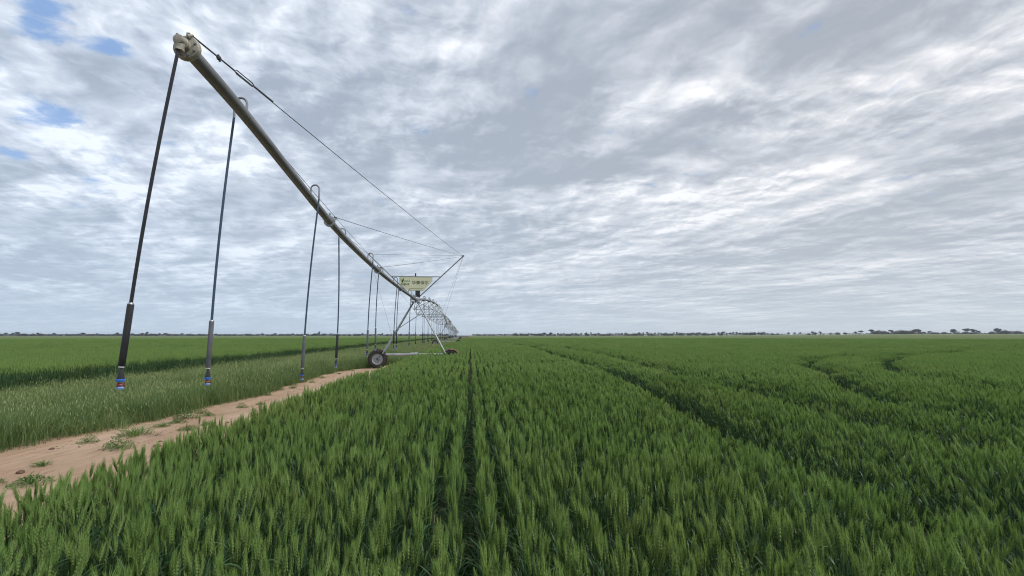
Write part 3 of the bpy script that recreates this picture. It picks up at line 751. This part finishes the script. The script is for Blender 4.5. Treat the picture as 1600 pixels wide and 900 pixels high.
def make_wheel(parent, loc):
    global wheel0
    if wheel0 is None:
        r = wr.build('wheel', M['galv'], parent); wt.build('tyre', M['rubber'], r); wh.build('hub', M['black'], r); wheel0 = r
    else: r = copy_tree(wheel0, parent)
    r.location = loc; return r
def make_tower():
    T = empty('irrigation_tower', W(TOW, 0, 0), 'nearest two-wheeled steel tower with raised mast arms and a black box on top', 'irrigation tower', rz=mach_rz)
    c = PIPE; zt = 3.82; zb = .79
    for sx in (-1, 1):
        for sy in (-1, 1):
            b = MB(); b.tube([(c+sx*.14, sy*.12, zt), (c+sx*1.78, sy*.33, zb+.07)], .038, 10); b.box((c+sx*.15, sy*.12, zt), (.12, .05, .14)); b.build('leg', M['galv'], T)
        MB().tube([(c+sx*.96, -.23, 2.3), (c+sx*.96, .23, 2.3)], .02, 6).build('leg_tie', M['galv'], T)
        MB().tube([(c+sx*1.5, -.30, 1.3), (c+sx*1.5, .30, 1.3)], .02, 6).build('leg_tie', M['galv'], T)
        b = MB(); b.tube([(c+sx*1.95, -.0, zb+.02), (c+sx*2.05, 0, .62)], .07, 10); b.lathe([(.0, -.16), (.11, -.16), (.13, -.1), (.13, .1), (.11, .14), (0, .15)], (c+sx*2.08, .04, .56), 'Y', 16); b.build('wheel_gearbox', M['galvdull'], T)
    MB().tube([(c-1.06, -.3, 2.2), (c+.42, -.2, 3.22)], .022, 8).build('diagonal_brace', M['galv'], T)
    MB().tube([(c-1.98, 0, zb), (c+1.98, 0, zb)], .075, 14).build('base_beam', M['galv'], T)
    b = MB(); b.lathe([(.06, -.28), (.095, -.26), (.10, 0), (.13, .02), (.13, .2), (.06, .22)], (c+.02, -.12, zb+.02), 'X', 14); b.box((c+.12, -.13, zb-.10), (.14, .1, .08)); b.build('drive_motor', M['galv'], T)
    make_wheel(T, (c-2.1, 0, .545)); w2 = make_wheel(T, (c+2.1, 0, .545))
    b = MB(); b.lathe([(.09, -.4), (.1, -.39), (.1, .39), (.09, .4)], (c, 0, 4.0), 'Y', 16); b.box((c, 0, 3.86), (.5, .4, .05)); b.box((c-.12, -.22, 4.08), (.34, .05, .3)); b.build('pivot_bracket', M['galvdull'], T)
    return T, w2
T1, w2 = make_tower()
far_T = copy_tree(T1)                            # before the mast parts are added: towers further on carry no mast
# mud caked on the right wheel of the near tower
b = MB(); prof = []
n = 26
for j in range(9):
    yv = -.165+.33*j/8
    for i in range(n+1):
        a = math.radians(25+130*i/n); rr = .575+.05*mn.noise(Vector((math.cos(a)*4, yv*9, math.sin(a)*4)))-(.05*(abs(yv)/.165)**4)
        b.v.append((rr*math.cos(a), yv, rr*math.sin(a)))
b.f = [(j*(n+1)+i, j*(n+1)+i+1, (j+1)*(n+1)+i+1, (j+1)*(n+1)+i) for j in range(8) for i in range(n)]; b.m = [0]*len(b.f)
o = b.build('caked_mud', M['mud'], w2); o['label'] = 'reddish brown mud caked over the tyre'
sol = o.modifiers.new('thick', 'SOLIDIFY'); sol.thickness = .04; sol.offset = -1
# mast
for tip, sx in ((TIPL, -1), (TIPR, 1)):
    b = MB(); b.tube([(PIPE+sx*.16, 0, 4.12), (tip, 0, TIPZ)], .034, 10); b.box((tip, 0, TIPZ+.01), (.13, .06, .10)); b.build('mast_arm', M['galvdull'], T1)
MB().tube([(PIPE-1.40, -.05, 5.36), (PIPE+1.40, -.05, 5.36)], .024, 8).build('mast_crossbar', M['galvdull'], T1)
MB().tube([(TIPL, 0, TIPZ+.02), (TIPR, 0, TIPZ+.02)], .006, 5).build('mast_cable', M['cable'], T1)
for tip, sx in ((TIPL, -1), (TIPR, 1)):
    MB().tube([(tip, 0, TIPZ), (PIPE+sx*1.32, .25, 1.75)], .005, 5).build('mast_cable', M['cable'], T1)
    MB().tube([(tip, 0, TIPZ), (PIPE+sx*1.02, 12.6, 3.75)], .005, 5).build('mast_cable', M['cable'], T1)
b = MB(); b.box((PIPE+.12, -.10, 4.34), (.26, .24, .36)); bx = b.build('control_box', M['black'], T1, False, .012)
MB().box((PIPE+.12, -.228, 4.34), (.21, .012, .31)).build('box_door', M['black'], bx, False)
b = MB(); b.lathe([(.02, 0), (.04, .01), (.04, .07), (.0, .075)], (PIPE-.03, -.05, 5.385), 'Z', 10); lamp = b.build('beacon_base', M['black'], T1)
b = MB(); b.lathe([(.035, .072), (.04, .09), (.04, .15), (.02, .18), (0, .185)], (PIPE-.03, -.05, 5.385), 'Z', 12); b.build('beacon_lens', M['red'], lamp)
# further towers
NT_ = 6
names = ['second steel tower from the camera, its left wheel clear of the weeds', 'third steel tower from the camera under the curving spans']
for k in range(1, NT_):
    o = far_T if k == 1 else copy_tree(far_T)
    o.location = W(TOW+SPAN*k, 0, 0)
    o['label'] = names[k-1] if k <= 2 else 'tiny steel tower far down the line of the irrigation machine'
    o['group'] = 'far towers of the irrigation machine' if k > 2 else 'towers of the irrigation machine'
T1['group'] = 'towers of the irrigation machine'

# sign on the mast
sg = empty('sign_board', W(TOW-.1, PIPE, 5.33), 'cream company sign board with green and dark lettering hanging between the mast arms', 'sign', rz=mach_rz)
prof = [(-.97, 0), (.96, 0), (.96, -.24), (.44, -.83), (-.44, -.83), (-.97, -.46)]
b = MB(); n = len(prof); b.add([(x, -.006, z) for x, z in prof]+[(x, .006, z) for x, z in prof], [tuple(range(n)), tuple(range(2*n-1, n-1, -1))]+[(i, i+n, (i+1) % n+n, (i+1) % n) for i in range(n)])
b.build('panel', M['sign'], sg, False)
b = MB()
for a, c_ in (((-.97, 0), (.96, 0)), ((-.44, -.83), (.44, -.83))): b.tube([(a[0], 0, a[1]), (c_[0], 0, c_[1])], .014, 6)
b.build('panel_frame', M['galvdull'], sg)
def text(s, x, z, size, m, wx=1.):
    cu = bpy.data.curves.new('lettering', 'FONT'); cu.body = s; cu.size = size; cu.extrude = .002; cu.resolution_u = 3
    tmp = bpy.data.objects.new('tmp', cu); COL.objects.link(tmp); bpy.context.view_layer.update()
    dg = bpy.context.evaluated_depsgraph_get(); me = bpy.data.meshes.new_from_object(tmp.evaluated_get(dg)); bpy.data.objects.remove(tmp)
    me.name = 'lettering'; me.materials.clear(); me.materials.append(m)
    o = link('lettering', me, sg, (x, -.011, z)); o.rotation_euler = (math.pi/2, 0, 0); o.scale.x = wx; o['label'] = 'lettering ' + s; return o
text('one', -.70, -.31, .22, M['signgreen'], 1.15); text('aqua', -.86, -.485, .22, M['signdark'], 1.2)
text('华泰保尔', -.24, -.42, .235, M['signdark'], 1.06) 
b = MB(); xx = -.40; rg = random.Random(4)       # the small line under the characters, too fine to read: bare strokes
while xx < .40: w_ = rg.uniform(.02, .05); b.box((xx+w_/2, -.008, -.70), (w_, .004, .03)); xx += w_+.012
b.build('small_print', M['signgrey'], sg, False)['kind'] = 'stuff'
b = MB()
b.add([(-.80, -.0095, -.36), (-.75, -.0095, -.34), (-.70, -.0095, -.22), (-.71, -.0095, -.05), (-.78, -.0095, -.17), (-.83, -.0095, -.27)], [(0, 1, 2, 3, 4, 5)])
b.build('emblem_leaf', M['signdark'], sg, False)
b = MB(); b.add([(-.83, -.009, -.27), (-.81, -.009, -.21), (-.85, -.009, -.13), (-.90, -.009, -.08), (-.88, -.009, -.18)], [(0, 1, 2, 3, 4)]); b.build('emblem_leaf', M['signgreen'], sg, False)

# spans
def make_span():
    S = empty('irrigation_span', W(TOW, 0, 0), 'nearest arched truss span beyond the first tower', 'irrigation span', 'spans of the irrigation machine', rz=mach_rz)
    ns = 10; ds = SPAN/ns; z = lambda y: zp(TOW+min(y, SPAN-1e-4)) if y < SPAN-1e-3 else 4.0
    dep = [0, .72, 1.15, 1.32, 1.38, 1.4, 1.38, 1.32, 1.15, .72, 0]; hw = [.0, .70, 1.02, 1.14, 1.18, 1.2, 1.18, 1.14, 1.02, .70, .0]
    J = [Vector((PIPE, i*ds, z(i*ds))) for i in range(ns+1)]
    Lf = [J[i]+Vector((-hw[i], 0, -dep[i])) for i in range(ns+1)]; Rt = [J[i]+Vector((hw[i], 0, -dep[i])) for i in range(ns+1)]
    for i in range(ns):
        a, e = i*ds+(.3 if i == 0 else .0), (i+1)*ds-(.3 if i == ns-1 else 0)
        MB().tube([(PIPE, a+(e-a)*k/4, z(a+(e-a)*k/4)) for k in range(5)], .084, 12).build('pipe', M['galvdull'], S)
        if i: flange(i*ds, S, .13, z(i*ds))
    for side in (Lf, Rt):
        e0, e1 = side[0]-Vector((0, 0, .12)), side[-1]-Vector((0, 0, .12))
        MB().tube([e0]+side[1:-1]+[e1], .017, 6).build('truss_rod', M['galv'], S)
    for i in range(1, ns):
        MB().tube([Lf[i], Rt[i]], .026, 6).build('cross_strut', M['galv'], S)
        for side in (Lf, Rt):
            MB().tube([J[i], side[i]], .026, 6).build('truss_brace', M['galv'], S)
            q = J[i+1] if i < ns//2 else J[i-1]
            if i != ns//2: MB().tube([side[i], q], .022, 6).build('diagonal_brace', M['galv'], S)
            else:
                for q in (J[i-1], J[i+1]): MB().tube([side[i], q], .022, 6).build('diagonal_brace', M['galv'], S)
    return S
S1 = make_span()
for k in range(1, NT_-1):
    o = copy_tree(S1); o.location = W(TOW+SPAN*k, 0, 0)
    o['label'] = 'second arched truss span, between the second and third towers' if k == 1 else 'far arched truss span shrinking towards the horizon'
    if k > 1: o['group'] = 'far spans of the irrigation machine'

# drop sprinklers
def make_drop(s, side, zbot, dx_bot, wm, hm, end=False, zpipe=None, root=None, label='', group=None, lod=0):
    """gooseneck off the pipe top, hose, weight and sprinkler; the top-level empty stands at the ground below"""
    zt = zpipe if zpipe is not None else zp(s)
    t = root or empty('drop_sprinkler', W(s, PIPE, 0), label, 'sprinkler', group, rz=mach_rz)
    r = .015; n = 8 if lod == 0 else 5
    if end: top = Vector((0, 0, zt-.09)); x1 = 0
    else:
        x1 = side*.145; pts = [Vector((0, 0, zt+.05)), Vector((0, 0, zt+.17))]
        for k in range(1, 8 if lod == 0 else 4):
            a = math.pi*k/(8 if lod == 0 else 4); pts.append(Vector((side*(.0725-.0725*math.cos(a)), 0, zt+.17+.0725*math.sin(a))))
        pts += [Vector((x1, 0, zt+.17)), Vector((x1, 0, zt-.02))]
        MB().tube(pts, r if lod == 0 else .017, n).build('gooseneck', M['galvdull'] if lod == 0 else M['galvdull'], t)
        top = Vector((x1, 0, zt-.02))
    bot = Vector((x1+dx_bot, 0, zbot)); H = zbot+.20; wt_ = H+.55
    def at(z):
        k = (top.z-z)/(top.z-bot.z); return top.lerp(bot, k)+Vector((0, 0, 0))+Vector((.03*math.sin(math.pi*k)*(1 if dx_bot > 0 else -1), 0, 0))
    zs = np.linspace(top.z, wt_-.02, 9 if lod == 0 else 3)
    MB().tube([at(z) for z in zs], r if lod == 0 else .014, n).build('hose', hm, t)
    b = MB(); b.tube([at(wt_), at(wt_-.01), at(H+.01), at(H)], [.024, .0275, .0275, .025], 14 if lod == 0 else 6); wo = b.build('weight', wm, t)
    if lod == 0:
        MB().tube([at(wt_+.012), at(wt_-.002)], [.020, .0265], 14).build('weight_cap', M['galv'], wo)
        c = at(H)
        b = MB(); b.lathe([(.010, .0), (.012, -.02), (.015, -.03), (.018, -.05), (.031, -.105), (.031, -.112)], c, 'Z', 14); hd = b.build('sprinkler_head', M['weightblack'], t)
        MB().tube([at(H+.006), at(H-.012)], .022, 10).build('clamp', M['white'], hd)
        MB().lathe([(.033, -.112), (.035, -.118), (.030, -.135), (.022, -.138)], c, 'Z', 14).build('nozzle_ring', M['blue'], hd)
        b = MB()
        for k in range(3):
            a = k*2.09+.4; b.tube([c+Vector((.028*math.cos(a), .028*math.sin(a), -.14)), c+Vector((.030*math.cos(a), .030*math.sin(a), -.19))], .005, 5)
        b.lathe([(.010, -.146), (.026, -.156), (.030, -.166), (.012, -.174)], c, 'Z', 14); b.build('spray_plate', M['red'], hd)
        MB().lathe([(.012, -.178), (.034, -.188), (.030, -.202), (.01, -.206)], c, 'Z', 14).build('nozzle_base', M['paleblue'], hd)
    else:
        MB().tube([at(H), at(H-.1), at(H-.2)], [.02, .04, .03], 5).build('sprinkler_head', M['weightblack'] if lod == 1 else M['blue'], t)
    return t
oh = [
 (4.68, 1, 1.43, -.30, 'weightblack', 'hoseblack', 'nearest drop hose, all black, hanging straight from the cream end cap'),
 (6.15, -1, 1.32, -.13, 'weightgrey', 'hose', 'second drop hose from the left, with a mid grey weight above tall grass'),
 (8.8, 1, 1.14, -.17, 'weightgrey', 'hose', 'third drop hose from the left, hooking over the pipe, low over the sand edge'),
 (11.45, -1, 1.18, .03, 'weightblack', 'hose', 'fourth drop hose from the left, with a black weight left of the near wheel'),
 (14.2, 1, 1.31, -.09, 'weightgrey', 'hose', 'fifth drop hose, with a grey weight just left of the near wheel'),
 (16.9, -1, 1.40, -.03, 'weightgrey', 'hose', 'sixth drop hose, ending behind the top of the near wheel'),
 (19.6, 1, 1.35, -.09, 'weightblack', 'hose', 'seventh drop hose, with a black weight right of the near wheel'),
 (22.3, -1, 1.30, -.03, 'weightblack', 'hose', 'eighth drop hose, hanging over the base beam left of its motor'),
 (25.0, 1, 1.35, -.06, 'weightgrey', 'hose', 'ninth drop hose, hanging below the sign left of the tower top'),
 (27.7, -1, 1.32, -.03, 'weightblack', 'hose', 'last drop hose of the end pipe, right before the tower top'),
]
for i, (s, side, zb, dx, wm, hm, lab) in enumerate(oh):
    make_drop(s, side, zb, dx, M[wm], M[hm], i == 0, label=lab, group='drop hoses of the end pipe')
slots = []
k = 0; s = 2.6
while s < SPAN-1:
    side = 1 if k % 2 else -1; wm = M['weightblack'] if (k*7) % 3 else M['weightgrey']
    lab = ['first', 'second', 'third', 'fourth', 'fifth', 'sixth'][k]+' drop hose beyond the first tower, under the nearest truss span' if k < 6 else 'thin drop hose further along under the nearest truss span'
    t_ = make_drop(TOW+s, side, 1.35, rnd.uniform(-.08, .02), wm, M['hose'], lod=1, label=lab, group='drop hoses under the first truss span')
    slots.append((s, t_)); s += 2.75; k += 1
for q in range(1, 4):
    for s, t_ in slots:
        o = copy_tree(t_); o.location = W(TOW+SPAN*q+s, PIPE, 0)
        o['label'] = ['drop hose under the second truss span', 'drop hose under the third truss span', 'drop hose under the fourth truss span'][q-1]; o['group'] = ['drop hoses under the second truss span', 'drop hoses under the third truss span', 'drop hoses under the fourth truss span'][q-1]

# ------------------------------------------------------------------ trees on the horizon
def tree_meshes(seed, kind):
    rg = random.Random(seed); tr = MB(); cr_ = MB()
    wide, hgt = {'round': (.55, 1.), 'umbrella': (.62, 1.), 'bush': (.95, .7), 'tall': (.34, 1.)}[kind]
    th_ = .30 if kind != 'bush' else .12
    tr.tube([(0, 0, 0), (.02, .01, th_), (.0, .02, .62*hgt)], [.035, .026, .01], 6)
    lobes = []
    for i in range({'round': 7, 'umbrella': 6, 'bush': 8, 'tall': 6}[kind]):
        a = i*2.4+rg.random(); r = wide*(.25+.6*rg.random())*.8
        z = hgt*(.42+.4*rg.random()) if kind != 'umbrella' else hgt*(.62+.26*rg.random())
        if kind == 'bush': z = hgt*(.25+.5*rg.random())
        p = Vector((r*math.cos(a), r*math.sin(a), z)); lobes.append((p, wide*rg.uniform(.28, .42)))
        tr.tube([(0, .01, th_*.9), p*.6+Vector((0, 0, th_*.3)), p], [.018, .012, .004], 5)
    lobes.append((Vector((0, 0, hgt*.8)), wide*.4))
    for p, r in lobes:
        for _ in range(60):
            d_ = Vector((rg.gauss(0, 1), rg.gauss(0, 1), rg.gauss(0, .7))).normalized()*r*rg.uniform(.55, 1.08); d_.z *= .62 if kind == 'umbrella' else .8
            c = p+d_; s_ = .05*rg.uniform(.7, 1.5); a = Vector((rg.gauss(0, 1), rg.gauss(0, 1), rg.gauss(0, 1))).normalized()*s_; e = a.orthogonal().normalized()*s_
            if c.z < .02: c.z = .05
            cr_.add([c-a, c+e, c+a, c-e*.8], [(0, 1, 2, 3)])
    return tr.mesh('trunk', M['bark']), cr_.mesh('crown', M['gum'], False)
TM = {k: [tree_meshes(i*5+j, k) for j in range(3)] for i, k in enumerate(('round', 'umbrella', 'bush', 'tall'))}
def tree_at(px_, hpx, kind, dist, label, group, i, base=0.):
    a = math.atan((px_-800)/760.)+psi; r = dist/math.cos(a-psi)
    x, y = math.sin(a)*r, math.cos(a)*r
    if px_ > 1000: base = stz(x, y)
    sc = hpx*dist/760.
    t = empty('tree', (x, y, base-.1), label, 'tree', group, rz=rnd.random()*6.28); t.scale = (sc, sc, sc)
    a_, b_ = TM[kind][i % 3]; link('trunk', a_, t); link('crown', b_, t)
rg = random.Random(3)
special = [(31, 7.0, 'round', 'tall round tree on the left horizon near the photo edge'), (40, 5.5, 'bush', 'bushy tree right beside the tall one at far left horizon'),
 (5, 5.5, 'bush', 'dark bushy tree at the extreme left end of the horizon'), (133, 6.0, 'round', 'round tree on the horizon left of the black drop hose'),
 (232, 7.0, 'round', 'taller tree on the horizon between the first two drop hoses'), (186, 6.0, 'umbrella', 'flat-topped tree on the horizon just left of the black weight'),
 (500, 8.0, 'tall', 'peaked tree on the horizon right of the third drop hose'), (493, 6, 'bush', 'dense bush left under the peaked tree'), (507, 5.5, 'bush', 'dense bush right under the peaked tree'),
 (806, 6.5, 'bush', 'dark dense block of tree right of centre, left part'), (815, 6., 'bush', 'dark dense block of tree right of centre, middle part'), (823, 5.5, 'bush', 'dark dense block of tree right of centre, right part'),
 (916, 6.5, 'tall', 'slim tree rising a little above the band, right of centre'), (935, 6.0, 'tall', 'second slim tree above the band, right of centre'),
 (1343, 6.5, 'umbrella', 'flat-topped tree standing alone left of the long dark grove'), (1267, 5.5, 'umbrella', 'low flat-topped tree with a see-through crown on the right horizon'),
 (1486, 8.5, 'round', 'big round tree at the left of the twin groups far right'), (1508, 9.5, 'umbrella', 'high umbrella-shaped tree far right'), (1518, 8.5, 'umbrella', 'second umbrella-shaped tree far right'),
 (1556, 9.5, 'round', 'largest dark round tree near the right photo edge'), (1565, 8.5, 'bush', 'dark bushy tree joined to the largest tree near the right edge')]
for i, (x_, h_, k_, lab) in enumerate(special): tree_at(x_, h_, k_, 1150, lab, 'trees standing out on the horizon', i)
i = 0
def band(x0, x1, step, h0, h1, kinds, label, group, dist=1200, gap=0.):
    global i; x_ = x0
    while x_ < x1:
        if rg.random() >= gap: tree_at(x_, rg.uniform(h0, h1), rg.choice(kinds), dist*rg.uniform(.96, 1.06), label, group, i); i += 1
        x_ += step*rg.uniform(.6, 1.4)
band(-30, 340, 7, 3.4, 5.6, ['bush', 'round', 'bush'], 'small dark tree in the low tree line on the left horizon', 'trees of the left tree line')
band(340, 700, 7, 3.2, 5.4, ['bush', 'round', 'bush'], 'small dark tree in the tree line behind the drop hoses', 'trees of the tree line behind the machine', 1250)
band(735, 800, 9, 2.2, 3.8, ['bush', 'round'], 'tiny tree on the horizon just right of the irrigation machine', 'tiny trees right of the machine', 1300, .15)
band(826, 1195, 4.6, 4.6, 6.6, ['bush', 'round', 'bush', 'tall'], 'small dark tree in the long tree line right of centre', 'trees of the long tree line right of centre', 1200)
band(1205, 1340, 12, 3.8, 5.8, ['bush', 'round', 'bush'], 'scattered dark tree with open sky beside it on the right horizon', 'scattered trees on the right horizon', 1150, .1)
band(1360, 1438, 4.6, 6.2, 8.8, ['bush', 'round', 'bush'], 'tree of the long dark grove on the right horizon', 'trees of the long grove', 1120)
band(1442, 1480, 8, 3.6, 5.6, ['bush', 'round'], 'low tree between the grove and the far right groups', 'low trees between the grove and far right', 1120, .2)
band(1488, 1660, 6.0, 4.2, 7.2, ['bush', 'round', 'bush'], 'tree of the groups at the far right of the horizon', 'trees at the far right', 1120, .12)

# low scrub that reads as one dark line beneath the trees
b = MB(); rg = random.Random(9)
for x_ in np.arange(-40, 1660, 1.1):
    if 700 < x_ < 738 or (1200 < x_ < 1350 and rg.random() < .5): continue
    a = math.atan((x_-800)/760.)+psi; dist = 1330; r = dist/math.cos(a-psi); X0, Y0 = math.sin(a)*r, math.cos(a)*r; z0 = stz(X0, Y0) if x_ > 1000 else 0
    for _ in range(13):
        c = Vector((X0+rg.uniform(-2, 2), Y0+rg.uniform(-4, 4), z0+rg.uniform(.2, 5.2 if x_ < 1200 else 3.4))); v1 = Vector((rg.gauss(0, 1), rg.gauss(0, 1), rg.gauss(0, .6)))*.7; v2 = v1.orthogonal().normalized()*1.
        b.add([c-v1, c+v2, c+v1, c-v2], [(0, 1, 2, 3)])
o = link('scrub', b.mesh('scrub', M['gum'], False)); tag(o, 'continuous low dark scrub along the whole horizon beneath the trees', 'scrub', kind='stuff')

# ------------------------------------------------------------------ air
HZ = True
if HZ:
    b = MB(); b.box((0, 900, 8), (5200, 4400, 18)); o = b.build('haze', None or bpy.data.materials.new('haze'), None, False); m = o.data.materials[0]; m.use_nodes = True
    t = NT(m.node_tree); t.n.clear(); pv = t.node('ShaderNodeVolumePrincipled'); pv.inputs['Color'].default_value = rgb(.80, .87, .95); pv.inputs['Density'].default_value = .00012; pv.inputs['Anisotropy'].default_value = .2
    oo = t.node('ShaderNodeOutputMaterial'); t.l.new(pv.outputs[0], oo.inputs['Volume']); tag(o, 'thin pale blue air over the fields', 'haze', kind='stuff')
